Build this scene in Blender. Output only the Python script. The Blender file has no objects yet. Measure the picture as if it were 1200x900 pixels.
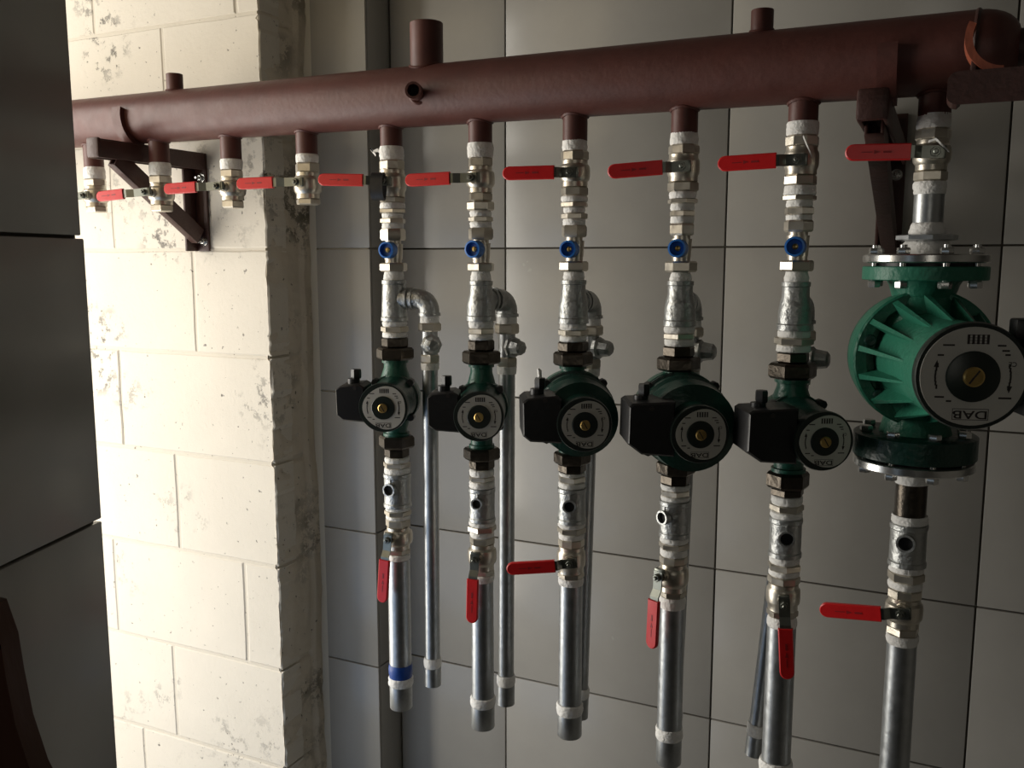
import bpy, bmesh, math, random
from mathutils import Matrix, Vector, noise
random.seed(7)
R = math.radians; PI = math.pi
S = bpy.context.scene; COL = S.collection

# ------------------------------------------------------------------ camera
FPX = 1060.0; ZC = 1.55; YAW = R(25.3); PITCH = R(7.8)
cam = bpy.data.objects.new('camera', bpy.data.cameras.new('camera')); COL.objects.link(cam)
cam.location = (0, 0, ZC); cam.rotation_euler = (R(90)-PITCH, 0, YAW)
cam.data.sensor_width = 36; cam.data.lens = 36*FPX/1200; cam.data.clip_start = .02
S.camera = cam
# ------------------------------------------------------------------ world, lights, exposure
w = bpy.data.worlds.new('world'); S.world = w; w.use_nodes = True
w.node_tree.nodes['Background'].inputs[0].default_value = (.75, .85, 1, 1)
w.node_tree.nodes['Background'].inputs[1].default_value = .1
def area(name, loc, target, sx, sy, power, col, spread=180):
    l = bpy.data.lights.new(name, 'AREA'); l.shape = 'RECTANGLE'; l.size = sx; l.size_y = sy
    l.energy = power; l.color = col; l.spread = R(spread)
    o = bpy.data.objects.new(name, l); COL.objects.link(o); o.location = loc
    o.rotation_euler = (Vector(target)-Vector(loc)).to_track_quat('-Z', 'Y').to_euler()
    return o
area('doorway_daylight', (-2.3, .70, 1.3), (-.4, 1.35, 1.3), .78, 2.3, 44, (1, .95, .86))
area('outdoor_low_daylight', (-1.5, .275, .62), (-1.5, 2, .62), 1.0, 1.2, 3.4, (.45, .66, 1))
area('outdoor_high_daylight', (-1.5, .275, 1.95), (-1.5, 2, 1.95), 1.0, 1.1, 3.0, (1, .80, .5))
area('rear_room_fill', (-1.9, -2.42, 1.05), (-.5, 1.7, 1.2), 1.3, 1.0, 2, (.66, .83, 1))  # added fill lamp behind the camera, no window is modelled there
area('right_side_fill', (.48, -.9, 1.75), (-.9, .3, 1.6), .9, 1.0, 3.2, (1, .94, .82))  # added fill lamp on the right, brightens the near pier
S.view_settings.view_transform = 'Standard'; S.view_settings.look = 'None'
S.view_settings.exposure = 0; S.view_settings.gamma = 1; S.view_settings.use_curve_mapping = False

# ------------------------------------------------------------------ measuring: a pixel of the photograph at a known depth
CP, SP, CY, SY = math.cos(PITCH), math.sin(PITCH), math.cos(YAW), math.sin(YAW)
FW = Vector((-SY*CP, CY*CP, -SP)); RT = Vector((CY, SY, 0)); UP = RT.cross(FW)
CAM = Vector((0, 0, ZC))
def proj(p):
    v = Vector(p)-CAM; d = v.dot(FW); return 600+FPX*v.dot(RT)/d, 450-FPX*v.dot(UP)/d, d
def at(x, y, Y):
    r = FW+RT*((x-600)/FPX)+UP*((450-y)/FPX); return CAM+r*(Y/r.y)
def zat(X, Y, y):
    k = (450-y)/FPX; a = Vector((X, Y, 0))
    return ZC+(k*a.dot(FW)-a.dot(UP))/(UP.z-k*FW.z)
def mpp(X, Y, Z): return proj((X, Y, Z))[2]/FPX
def azimuth(X, Y, z, d, px, lo=-90, hi=90):
    best = None
    for i in range(lo*2, hi*2+1):
        a = R(i/2); e = abs(proj((X+d*math.sin(a), Y-d*math.cos(a), z))[0]-px)
        if best is None or e < best[0]: best = (e, a)
    return best[1]
def frame(o, a):            # local -Y points to azimuth a (0 = toward the room), local X to its right
    f = Vector((math.sin(a), -math.cos(a), 0)); x = Vector((math.cos(a), math.sin(a), 0))
    m = Matrix((x, -f, Vector((0, 0, 1)))).transposed().to_4x4(); m.translation = Vector(o); return m

# ------------------------------------------------------------------ materials
def mat(name, col, rough=.5, metal=0, bump=0, bscale=60, var=0, vscale=8, col2=None, spec=.5, coat=0, rvar=0, stretch=None):
    m = bpy.data.materials.new(name); m.use_nodes = True; nt = m.node_tree; N = nt.nodes; Lk = nt.links
    b = N['Principled BSDF']; b.inputs['Base Color'].default_value = (*col, 1)
    b.inputs['Roughness'].default_value = rough; b.inputs['Metallic'].default_value = metal
    b.inputs['Specular IOR Level'].default_value = spec; b.inputs['Coat Weight'].default_value = coat
    tc = N.new('ShaderNodeTexCoord'); src = tc.outputs['Object']
    if stretch:
        mp = N.new('ShaderNodeMapping'); mp.inputs['Scale'].default_value = stretch; Lk.new(src, mp.inputs[0]); src = mp.outputs[0]
    if var:
        n = N.new('ShaderNodeTexNoise'); n.inputs['Scale'].default_value = vscale; n.inputs['Detail'].default_value = 6
        n.inputs['Roughness'].default_value = .65; Lk.new(src, n.inputs['Vector'])
        r = N.new('ShaderNodeValToRGB'); r.color_ramp.elements[0].position = .5-.5*min(1, .6); r.color_ramp.elements[1].position = .75
        c2 = col2 or tuple(c*(1-var) for c in col)
        r.color_ramp.elements[0].color = (*c2, 1); r.color_ramp.elements[1].color = (*col, 1)
        Lk.new(n.outputs[0], r.inputs[0]); Lk.new(r.outputs[0], b.inputs['Base Color'])
    if rvar:
        n2 = N.new('ShaderNodeTexNoise'); n2.inputs['Scale'].default_value = vscale*1.7; n2.inputs['Detail'].default_value = 4
        Lk.new(src, n2.inputs['Vector']); mr = N.new('ShaderNodeMapRange')
        mr.inputs[3].default_value = max(.02, rough-rvar); mr.inputs[4].default_value = rough+rvar
        Lk.new(n2.outputs[0], mr.inputs[0]); Lk.new(mr.outputs[0], b.inputs['Roughness'])
    if bump:
        n3 = N.new('ShaderNodeTexNoise'); n3.inputs['Scale'].default_value = bscale; n3.inputs['Detail'].default_value = 5
        Lk.new(src, n3.inputs['Vector']); bp = N.new('ShaderNodeBump'); bp.inputs['Strength'].default_value = bump
        bp.inputs['Distance'].default_value = .004; Lk.new(n3.outputs[0], bp.inputs['Height']); Lk.new(bp.outputs[0], b.inputs['Normal'])
    return m
M = {}
M['tile'] = mat('grey_tile', (.375, .36, .33), .24, bump=.02, bscale=14, var=.14, vscale=5, rvar=.07)
M['grout'] = mat('dark_grout', (.1, .09, .075), .9, bump=.3)
M['white_grout'] = mat('pale_grout', (.55, .52, .45), .9, bump=.3)
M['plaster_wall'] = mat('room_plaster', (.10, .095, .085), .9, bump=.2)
M['concrete'] = mat('floor_concrete', (.2, .195, .18), .8, bump=.3)
M['red_oxide'] = mat('red_oxide_primer', (.115, .036, .028), .5, bump=.1, bscale=120, var=.35, vscale=22, rvar=.1)
M['dark_oxide'] = mat('dark_oxide_primer', (.062, .022, .017), .5, bump=.25, bscale=120, var=.35, vscale=30)
M['lit_oxide'] = mat('lit_oxide_primer', (.36, .09, .045), .5, bump=.2, bscale=120, var=.3, vscale=30)  # red primer lightened to orange: light from the left painted into the strap
M['galv'] = mat('galvanised_steel', (.52, .54, .55), .4, 1, bump=.12, bscale=90, var=.35, vscale=60, rvar=.1)
M['galv_cast'] = mat('galvanised_cast_fitting', (.48, .49, .48), .42, .9, bump=.5, bscale=130, var=.3, vscale=70, rvar=.1)
M['nickel'] = mat('nickel_plated_brass', (.68, .63, .54), .36, .9, bump=.15, bscale=80, var=.2, vscale=40, rvar=.1)
M['brass'] = mat('brass', (.65, .45, .16), .32, .9, var=.3, vscale=60)
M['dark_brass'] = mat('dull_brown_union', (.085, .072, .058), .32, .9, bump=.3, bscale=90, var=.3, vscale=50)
M['tape'] = mat('white_thread_tape', (.88, .87, .84), .65, bump=.7, bscale=160, var=.1, vscale=50)
M['blue_tape'] = mat('blue_tape', (.01, .06, .3), .4, bump=.3)
M['red_grip'] = mat('red_vinyl_grip', (.62, .012, .014), .35, bump=.1, bscale=60, var=.15, vscale=50)
M['red_mark'] = mat('embossed_dark_red', (.25, .006, .008), .5)
M['zinc'] = mat('zinc_lever', (.24, .25, .22), .35, .9, var=.3, vscale=60)
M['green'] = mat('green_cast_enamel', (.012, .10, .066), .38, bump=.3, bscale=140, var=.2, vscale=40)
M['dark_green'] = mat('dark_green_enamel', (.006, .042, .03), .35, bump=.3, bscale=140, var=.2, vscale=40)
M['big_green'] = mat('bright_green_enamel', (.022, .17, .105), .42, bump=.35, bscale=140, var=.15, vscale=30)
M['black'] = mat('black_plastic', (.008, .008, .009), .4, bump=.1, bscale=120)
M['rim'] = mat('dark_rim_plastic', (.012, .02, .016), .35)
M['label'] = mat('silver_label', (.66, .64, .58), .4, 0, var=.08, vscale=60)
M['ink'] = mat('dark_ink', (.03, .022, .02), .5)
M['blue'] = mat('blue_plastic_knob', (.02, .15, .5), .35)
M['bore_shade'] = mat('bore_shade_black', (.006, .006, .006), .8)  # near-black discs paint the shade inside the open holes
M['bolt'] = mat('zinc_plated_bolt', (.68, .68, .66), .25, .95, var=.2, vscale=80)
M['wood'] = mat('brown_varnished_board', (.09, .03, .015), .4, var=.4, vscale=9, stretch=(1, 1, .15), bump=.2)
def block_mat(name, base, dirt, pos, hole=True, amount=.5):
    m = bpy.data.materials.new(name); m.use_nodes = True; nt = m.node_tree; N = nt.nodes; Lk = nt.links
    b = N['Principled BSDF']; b.inputs['Roughness'].default_value = .92
    tc = N.new('ShaderNodeTexCoord'); g = tc.outputs['Object']
    def nz(scale, det=6, ro=.6):
        n = N.new('ShaderNodeTexNoise'); n.inputs['Scale'].default_value = scale; n.inputs['Detail'].default_value = det
        n.inputs['Roughness'].default_value = ro; Lk.new(g, n.inputs['Vector']); return n.outputs[0]
    def ramp(f, a, c, p, q):
        r = N.new('ShaderNodeValToRGB'); r.color_ramp.elements[0].position = p; r.color_ramp.elements[1].position = q
        r.color_ramp.elements[0].color = a; r.color_ramp.elements[1].color = c; Lk.new(f, r.inputs[0]); return r.outputs[0]
    def mix(f, a, c):
        x = N.new('ShaderNodeMix'); x.data_type = 'RGBA'; Lk.new(f, x.inputs[0]); Lk.new(a, x.inputs[6]); Lk.new(c, x.inputs[7]); return x.outputs[2]
    W = (1, 1, 1, 1); K = (0, 0, 0, 1)
    bc = ramp(nz(4, 5), tuple(c*.93 for c in base)+(1,), base+(1,), .35, .65)
    dc = ramp(nz(50, 4), tuple(c*.45 for c in dirt)+(1,), dirt+(1,), .3, .7)
    spots = ramp(nz(38, 7, .75), K, W, pos, pos+.05)           # small pits of bare concrete
    patch = ramp(nz(3.3, 3), K, W, amount, amount+.14)        # where the pits cluster
    mu = N.new('ShaderNodeMath'); mu.operation = 'MULTIPLY'; Lk.new(spots, mu.inputs[0]); Lk.new(patch, mu.inputs[1])
    sm = ramp(nz(75, 3, .6), K, W, .67, .71)                   # scattered single pits
    mx = N.new('ShaderNodeMath'); mx.operation = 'MAXIMUM'; Lk.new(mu.outputs[0], mx.inputs[0]); Lk.new(sm, mx.inputs[1])
    Lk.new(mix(mx.outputs[0], bc, dc), b.inputs['Base Color'])
    bp = N.new('ShaderNodeBump'); bp.inputs['Strength'].default_value = .45; bp.inputs['Distance'].default_value = .002
    su = N.new('ShaderNodeMath'); su.operation = 'SUBTRACT'; Lk.new(nz(90, 8, .7), su.inputs[0]); Lk.new(mx.outputs[0], su.inputs[1])
    Lk.new(su.outputs[0], bp.inputs['Height']); Lk.new(bp.outputs[0], b.inputs['Normal'])
    return m
M['block'] = block_mat('painted_concrete_block', (.72, .67, .58), (.30, .28, .25), .54, amount=.54)
M['mortar'] = block_mat('painted_mortar_joint', (.65, .60, .51), (.4, .36, .3), .64)
M['rough'] = block_mat('broken_plaster_edge', (.68, .61, .50), (.20, .18, .135), .47, amount=.51)

# ------------------------------------------------------------------ mesh building
class MB:
    def __init__(s, m=None): s.v = []; s.f = []; s.m = m or Matrix.Identity(4)
    def add(s, vs, fs):
        n = len(s.v); s.v += [s.m @ Vector(v) for v in vs]; s.f += [tuple(i+n for i in f) for f in fs]; return s
    def box(s, x0, x1, y0, y1, z0, z1, ch=0):
        if not ch:
            vs = [(x, y, z) for z in (z0, z1) for y in (y0, y1) for x in (x0, x1)]
            return s.add(vs, [(0, 2, 3, 1), (4, 5, 7, 6), (0, 1, 5, 4), (2, 6, 7, 3), (0, 4, 6, 2), (1, 3, 7, 5)])
        bm = bmesh.new(); bmesh.ops.create_cube(bm, size=1)
        for v in bm.verts:
            v.co = Vector((x0 if v.co.x < 0 else x1, y0 if v.co.y < 0 else y1, z0 if v.co.z < 0 else z1))
        bmesh.ops.bevel(bm, geom=bm.edges[:], offset=ch, segments=2, affect='EDGES', profile=.5)
        bm.verts.index_update(); s.add([v.co[:] for v in bm.verts], [tuple(v.index for v in f.verts) for f in bm.faces]); bm.free(); return s
    def loft(s, rings, closed=False, cap=True):
        n = len(rings[0]); vs = [p for r in rings for p in r]; fs = []
        K = len(rings)
        for i in range(K if closed else K-1):
            for j in range(n):
                a = i*n+j; b = i*n+(j+1) % n; c = ((i+1) % K)*n+(j+1) % n; d = ((i+1) % K)*n+j
                fs.append((a, b, c, d))
        if cap and not closed: fs += [tuple(range(n))[::-1], tuple(range((K-1)*n, K*n))]
        return s.add(vs, fs)
    def lathe(s, prof, axis='Z', seg=28, org=(0, 0, 0), rot=0, closed=False):
        rings = []
        for h, r in prof:
            ring = []
            for j in range(seg):
                a = 2*PI*j/seg+rot; c, d = r*math.cos(a), r*math.sin(a)
                p = (c, d, h) if axis == 'Z' else (c, h, -d) if axis == 'Y' else (h, c, d)
                ring.append((p[0]+org[0], p[1]+org[1], p[2]+org[2]))
            rings.append(ring)
        return s.loft(rings, closed, cap=not closed)
    def hexn(s, h0, h1, r, axis='Z', org=(0, 0, 0), rot=0, n=6):
        d = h1-h0
        rings = []
        for t, k in ((0, .9), (.16, 1), (.84, 1), (1, .9)):
            ring = []
            for j in range(n):
                a = 2*PI*j/n+rot; c, e = r*k*math.cos(a), r*k*math.sin(a); h = h0+d*t
                p = (c, e, h) if axis == 'Z' else (c, h, -e) if axis == 'Y' else (h, c, e)
                ring.append((p[0]+org[0], p[1]+org[1], p[2]+org[2]))
            rings.append(ring)
        return s.loft(rings)
    def tube(s, pts, rad, seg=20, cap=True):
        P = [Vector(p) for p in pts]; n = len(P); rad = rad if isinstance(rad, (list, tuple)) else [rad]*n
        T = [(P[min(i+1, n-1)]-P[max(i-1, 0)]).normalized() for i in range(n)]
        u = T[0].orthogonal().normalized(); rings = []
        for i in range(n):
            u = (u-T[i]*u.dot(T[i])).normalized(); v = T[i].cross(u)
            rings.append([tuple(P[i]+(u*math.cos(2*PI*j/seg)+v*math.sin(2*PI*j/seg))*rad[i]) for j in range(seg)])
        return s.loft(rings, cap=cap)
    def prism(s, pts, y0, y1):     # outline in local x,z extruded along local y
        n = len(pts); return s.add([(x, y0, z) for x, z in pts]+[(x, y1, z) for x, z in pts],
            [tuple(range(n)), tuple(range(2*n-1, n-1, -1))]+[(i, i+n, (i+1) % n+n, (i+1) % n) for i in range(n)])
WL = {}
def obj(name, mb, m, parent=None, sharp=32, label=None, kind=None):
    off = WL.get(parent.name, Vector()) if parent else Vector()
    me = bpy.data.meshes.new(name); me.from_pydata([tuple(v-off) for v in mb.v], [], mb.f); me.update()
    bm = bmesh.new(); bm.from_mesh(me); bmesh.ops.recalc_face_normals(bm, faces=bm.faces); bm.to_mesh(me); bm.free()
    me.polygons.foreach_set('use_smooth', [True]*len(me.polygons)); me.set_sharp_from_angle(angle=R(sharp))
    me.materials.append(M[m] if isinstance(m, str) else m)
    o = bpy.data.objects.new(name, me); COL.objects.link(o)
    if parent: o.parent = parent; WL[o.name] = off
    if label: o['label'] = label
    if kind: o['kind'] = kind
    return o
def thing(name, label, cat, loc, group=None):
    o = bpy.data.objects.new(name, None); o.empty_display_size = .02; COL.objects.link(o); o.location = loc; WL[o.name] = Vector(loc)
    o['label'] = label; o['category'] = cat
    if group: o['group'] = group
    return o

# ------------------------------------------------------------------ the room
def struct(name, mb, m): return obj(name, mb, m, kind='structure')
YW = 1.69; YP = 1.60; YB = 1.466; XB = -1.243; J = .0016
floor = struct('floor', MB().box(-3.4, .62, -2.6, 1.9, -.08, 0), 'concrete')
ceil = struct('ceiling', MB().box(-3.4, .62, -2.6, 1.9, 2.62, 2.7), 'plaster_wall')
wb = struct('wall_back', MB().box(-1.0, .62, YW+.006, 1.9, 0, 2.62).box(-1.245, -1.0, YW+.02, 1.9, 0, 2.62), 'grout')
ZE = [1.574+.308*k for k in range(3, -6, -1)]; ZE.append(.002)
XE = [-1.085, -.814, -.365, .085, .5]
def tile_mb(a, b): return MB().box(a[0], b[0], a[1], b[1], a[2], b[2], .0012)
for zi in range(len(ZE)-1):
    for xi in range(4):
        j = random.uniform(-.0004, .0004)
        obj('tile', tile_mb((XE[xi]+J, YW+j, ZE[zi+1]+J), (XE[xi+1]-J, YW+.008, ZE[zi]-J)), 'tile', wb)
wp = struct('wall_pilaster', MB().box(-1.241, -1.0935, YP+.007, YW+.02, 0, 2.62), 'white_grout')
for zi in range(len(ZE)-1):
    obj('tile', tile_mb((-1.222, YP, ZE[zi+1]+J), (-1.0855, YP+.0075, ZE[zi]-J)), 'tile', wp)
    obj('tile', tile_mb((-1.0935, YP+.008, ZE[zi+1]+J), (-1.0853, YW-.001, ZE[zi]-J)), 'tile', wp)
# painted concrete block wall
wk = struct('wall_block', MB().box(-3.4, XB-.006, YB+.0022, 1.9, 0, 2.62), 'mortar')
rows = [(2.62, 2.483, -1.50), (2.483, 2.258, -1.60), (2.258, 2.033, -1.695), (2.033, 1.80, -1.50), (1.80, 1.572, -1.671), (1.572, 1.35, -1.444), (1.35, 1.125, -1.679),
        (1.125, .90, -1.522), (.90, .668, -1.733), (.668, .44, -1.561), (.44, .215, -1.67), (.215, .0, -1.50)]
for (z1, z0, jx) in rows:
    xs = [jx-.795*1.0, jx-.395, jx]
    if jx+.395 < XB-.05: xs.append(jx+.395)
    xs.append(XB)
    for a, b in zip(xs[:-1], xs[1:]):
        e = random.uniform(-.0007, .0007); bm = bmesh.new()
        bmesh.ops.create_grid(bm, x_segments=1, y_segments=1, size=1); bm.free()
        # front face with slightly wavy edges
        mb = MB(); g = .003; x0, x1 = a+g, b-(g if b < XB-.001 else 0); n = 5
        def wob(x, z): return noise.noise(Vector((x*14, z*14, 3.1)))*.0022
        outline = [(x0+(x1-x0)*i/n, z0+g) for i in range(n)]+[(x1, z0+g+(z1-z0-2*g)*i/n) for i in range(n)] \
            + [(x1-(x1-x0)*i/n, z1-g) for i in range(n)]+[(x0, z1-g-(z1-z0-2*g)*i/n) for i in range(n)]
        if b > XB-.001:
            k = 26; outline = outline[:n]+[(x1, z0+g+(z1-z0-2*g)*i/k) for i in range(k)]+outline[2*n:]
        outl = [(x+wob(x, z)+((noise.noise(Vector((z*70, 1, 1)))*.0035+noise.noise(Vector((z*22, 1, 5)))*.003) if x > XB-.001 else 0), z+wob(z, x)) for x, z in outline]
        cx, cz = (x0+x1)/2, (z0+z1)/2
        inner = [(cx+(x-cx)*(1-.006/(x1-x0)), cz+(z-cz)*(1-.006/(z1-z0))) for x, z in outl]
        mb.loft([[(x, YB+.06, z) for x, z in outl], [(x, YB+.002+e, z) for x, z in outl], [(x, YB+e, z) for x, z in inner]])
        obj('block', mb, 'block', wk, sharp=20)
# broken, unplastered end of the block wall
NZ, NY = 420, 22; vs = []; fs = []
for i in range(NZ+1):
    z = 2.62*i/NZ
    for k in range(NY+1):
        y = YB-.0005+(YP+.0085-YB)*k/NY
        q = Vector((y*9, z*9, 0)); d = noise.fractal(q, 1, 2.1, 5)*.006+noise.noise(Vector((y*55, z*55, 2)))*.0016
        edge = min(1, k/3.0)
        lump = .010*max(0, noise.noise(Vector((1.3, z*3, 7))))*math.sin(PI*k/NY)
        joint = any(abs(z-zj) < .005 for zj in (1.574-.225, 1.125, .67, 1.80, 2.02, .9, .44))
        x = XB-.002+d*(.35+.65*edge)+lump-(.006 if joint and k < NY*.7 else 0)
        if k > NY*.74: x += .005+.003*noise.noise(Vector((5, z*7, 1)))
        yy = y+(noise.noise(Vector((z*40, 4, 4)))*.0025+noise.noise(Vector((z*11, 9, 4)))*.003 if k == 0 else 0)
        vs.append((x, yy, z))
n0 = len(vs)
for i in range(NZ):
    for k in range(NY):
        a = i*(NY+1)+k; fs.append((a, a+1, a+NY+2, a+NY+1))
pl = obj('rough_plaster', MB().add(vs, fs), 'rough', wk, sharp=80, kind='stuff', label='rough broken plaster end of the block wall')
obj('grout_edge', MB().box(XB-.001, -1.2225, YP+.0015, YP+.007, 0, 2.62), 'white_grout', wk)
# near tiled pier on the left, and an unseen partition added to block light
e0 = Vector((-.825, .683, 0)); dr = Vector((.297, -.954, 0)).normalized(); nr = Vector((dr.y, -dr.x, 0))   # nr points away from the opening side
nr = Vector((-dr.y, dr.x, 0))
if nr.dot(Vector((1, 0, 0))) < 0: nr = -nr
mm = Matrix((dr, nr, Vector((0, 0, 1)))).transposed().to_4x4(); mm.translation = e0
wl = struct('wall_left', MB(mm).box(.002, .45, -.16, -.008, 0, 2.62), 'grout')
for zi in range(len(ZE)-1):
    hi = ZE[zi] if zi != 3 else ZE[zi]
    obj('tile', MB(mm).box(0.0 if zi > 2 else .0035, .449, -.0078, .0008 if zi > 2 else 0, ZE[zi+1]+J, ZE[zi]-J, .0015), 'tile', wl)
struct('wall_left_light_block', MB().box(-3.4, -.70, .14, .26, 0, 2.62), 'plaster_wall')
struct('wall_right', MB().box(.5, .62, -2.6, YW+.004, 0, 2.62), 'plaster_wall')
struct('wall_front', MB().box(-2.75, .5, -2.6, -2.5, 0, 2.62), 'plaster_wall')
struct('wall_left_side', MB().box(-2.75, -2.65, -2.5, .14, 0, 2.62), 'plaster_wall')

# ------------------------------------------------------------------ red header pipe
def my(X): return 1.22-.0646*X
def mz(X): return 1.79-.02*X
RM = .0462
XC = {1: -.817, 2: -.650, 3: -.491, 4: -.328, 5: -.172, 6: -.020, 7: -.995, 8: -1.173, 9: -1.36, 10: -1.551}
hdr = thing('header_pipe', 'thick red-brown primed steel header pipe running along the walls above all the valves', 'pipe', (-.7, my(-.7), mz(-.7)-RM))
A = Vector((-2.25, my(-2.25), mz(-2.25))); Bx = at(1145, 50, 1.22).x; B = Vector((Bx, my(Bx), mz(Bx))); dv = (B-A).normalized()
mb = MB(); mb.tube([A, A.lerp(B, .25), A.lerp(B, .5), A.lerp(B, .75), B], RM, 48)
obj('pipe_body', mb, 'red_oxide', hdr)
mb = MB(); pts = []; rr = []
for i in range(9):
    t = i/8*PI/2; pts.append(B+dv*(math.sin(t)*.046)); rr.append(max(.001, RM*math.cos(t)**.6))
mb.tube(pts, rr, 40); obj('end_cap', mb, 'red_oxide', hdr)
obj('weld_seam', MB().tube([B-dv*.003, B-dv*.0015, B, B+dv*.0015, B+dv*.003], [RM, RM+.0014, RM+.002, RM+.0014, RM], 40), 'dark_oxide', hdr)
def weld(X, Y, Z, r, n=36):
    P = []
    for j in range(n):      # ring where the stub meets the header
        a = 2*PI*j/n; x = X+r*math.cos(a); yy = r*math.sin(a)
        P.append(Vector((x, Y+yy, Z-math.sqrt(max(0, RM*RM-yy*yy))*1.0+random.uniform(-.0004, .0004))))
    rings = []
    for j in range(n):
        c = Vector((X, Y, P[j].z)); o = (P[j]-c).normalized(); rings.append([tuple(P[j]+o*(.0028*math.cos(b))+Vector((0, 0, .0028*math.sin(b)))) for b in [2*PI*q/6 for q in range(6)]])
    m2 = MB(); m2.loft(rings, closed=True); return m2
def zc(c, y): return zat(XC[c], my(XC[c]), y)
def rc(c, y, wpx): X = XC[c]; return wpx*.5*mpp(X, my(X), zc(c, y))
stub_end = {1: (172, 26), 2: (168, 28), 3: (164, 29), 4: (156, 31), 5: (143, 34), 6: (134, 36), 7: (181, 25), 8: (187, 24), 9: (191, 23), 10: (196, 22)}
for c, (y, wpx) in stub_end.items():
    X = XC[c]; r = rc(c, y, wpx); Z = mz(X)
    obj('outlet_stub', MB().lathe([(zc(c, y)-.002, r), (Z-RM*.6, r)], org=(X, my(X), 0)), 'red_oxide', hdr)
    obj('weld_bead', weld(X, my(X), Z, r), 'red_oxide', hdr)
# stubs on top of the header
for px, ytop, wpx in ((500, 27, 39), (892, 12, 26), (203, 87, 19)):
    X0 = px
    r_ = FW+RT*((px-600)/FPX)+UP*((450-60)/FPX); t = 1.22/(r_.y+.0646*r_.x); X = r_.x*t; Y = my(X)
    zt = zat(X, Y, ytop); r = wpx*.5*mpp(X, Y, zt); zb = mz(X)+RM*.7
    obj('top_stub', MB().lathe([(zb, r), (zt-.001, r), (zt, r*.97), (zt, r*.84), (zt-.03, r*.84)], org=(X, Y, 0)), 'red_oxide', hdr)
    m3 = weld(X, Y, 0, r); m3.v = [Vector((v.x, v.y, -v.z+mz(X))) for v in m3.v]; obj('weld_bead', m3, 'red_oxide', hdr)
# threaded nozzle on the front of the header
X = -.752; Y = my(X); z = zat(X, Y-RM-.035, 107)
a = azimuth(X, Y, z, RM+.038, 484); fm = frame((X, Y, z), a); L = RM+.038
nz_ = obj('nozzle', MB(fm).lathe([(-RM*.8, .0095), (-L+.014, .0095), (-L+.014, .0125), (-L, .0125), (-L, .009), (-L+.02, .009)], 'Y'), 'red_oxide', hdr)
obj('bore_shade', MB(fm).lathe([(-L+.0205, .009), (-L+.0195, .009)], 'Y'), 'bore_shade', hdr)
obj('weld_bead', MB(fm).tube([(.0125*math.cos(2*PI*i/16), -RM-.0005, .0125*math.sin(2*PI*i/16)) for i in range(17)], .003, 8), 'red_oxide', hdr)
# pipe leaving the end of the header to the right
P = B+dv*.03
obj('end_branch', MB().tube([P-dv*.015, P+dv*.1, P+Vector((.38, -.02, -.004))], .022, 24), 'dark_oxide', hdr)

# ------------------------------------------------------------------ brackets
def ubar(m, x0, x1, y0, y1, z0, z1): return MB(m).box(x0, x1, y0, y1, z0, z1, .003)
def bolt(parent, m, x, y, z, r=.006, name='bolt', mt='bolt', h=.008):
    mb = MB(m); mb.lathe([(y, r*1.6), (y-.0018, r*1.6)], 'Y', 18, (x, 0, z)); mb.hexn(y-.0018, y-h, r, 'Y', (x, 0, z)); mb.lathe([(y-h, r*.5), (y-h-.008, r*.5), (y-h-.009, r*.35)], 'Y', 12, (x, 0, z))
    return obj(name, mb, mt, parent)
def bracket(X, Yw, yfront, label, wdt=.036, cradle=(-15, 88), plate_top=.0, plate_bot=-.20, sdx=0):
    Zt = mz(X)-RM-.0035; t = thing('wall_bracket', label, 'bracket', (X, Yw, Zt+plate_bot), 'primed steel header brackets')
    I = Matrix.Identity(4); h = wdt/2
    obj('wall_plate', MB().box(X-h, X+h, Yw-.006, Yw, Zt+plate_bot, Zt+plate_top, .0015).box(X-h, X-h+.006, Yw-.036, Yw-.005, Zt+plate_bot, Zt+plate_top, .0015), 'dark_oxide', t)
    # arm: a channel, open below
    obj('arm', MB().box(X-h+.007, X+h, yfront+.008, Yw-.0065, Zt-.004, Zt, .0012).box(X-h+.007, X-h+.012, yfront+.002, Yw-.0365, Zt-.034, Zt-.003, .0012)
        .box(X+h-.005, X+h, yfront+.002, Yw-.0065, Zt-.034, Zt-.003, .0012), 'dark_oxide', t)
    obj('arm_end', MB().box(X-h+.006, X+h+.001, yfront, yfront+.009, Zt-.034, Zt+.002, .004), 'dark_oxide', t)
    p0 = Vector((X, yfront+.05, Zt-.03)); p1 = Vector((X, Yw-.02, Zt+plate_bot+.03)); d = (p1-p0); L = d.length; d.normalize()
    m = Matrix((Vector((1, 0, 0)), d, Vector((1, 0, 0)).cross(d))).transposed().to_4x4(); m.translation = p0
    obj('brace', MB(m).box(-h+.0125, h-.0055, 0, L, -.017, -.013, .001).box(-h+.0125, -h+.0165, 0, L, -.014, .017, .001).box(h-.0095, h-.0055, 0, L, -.014, .017, .001), 'dark_oxide', t)
    for zz in (-.05, plate_bot+.02):
        bolt(t, Matrix.Translation((X+h*.35, 0, 0)), 0, Yw-.006, Zt+zz, .006)
    # strap bent round the front of the header
    rings = []; yc, zc_ = my(X), mz(X); X = X+sdx
    for i in range(15):
        a = R(cradle[0]+(cradle[1]-cradle[0])*i/14); c, s_ = math.cos(a), math.sin(a); ra, rb = RM+.0004, RM+.0105
        rings.append([(X-.011, yc-c*ra, zc_-s_*ra), (X+.011, yc-c*ra, zc_-s_*ra), (X+.011, yc-c*rb, zc_-s_*rb), (X-.011, yc-c*rb, zc_-s_*rb)])
    obj('strap', MB().loft(rings), 'red_oxide', t)
    return t
XL = at(238, 250, YB).x; YF = 1.22
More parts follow.
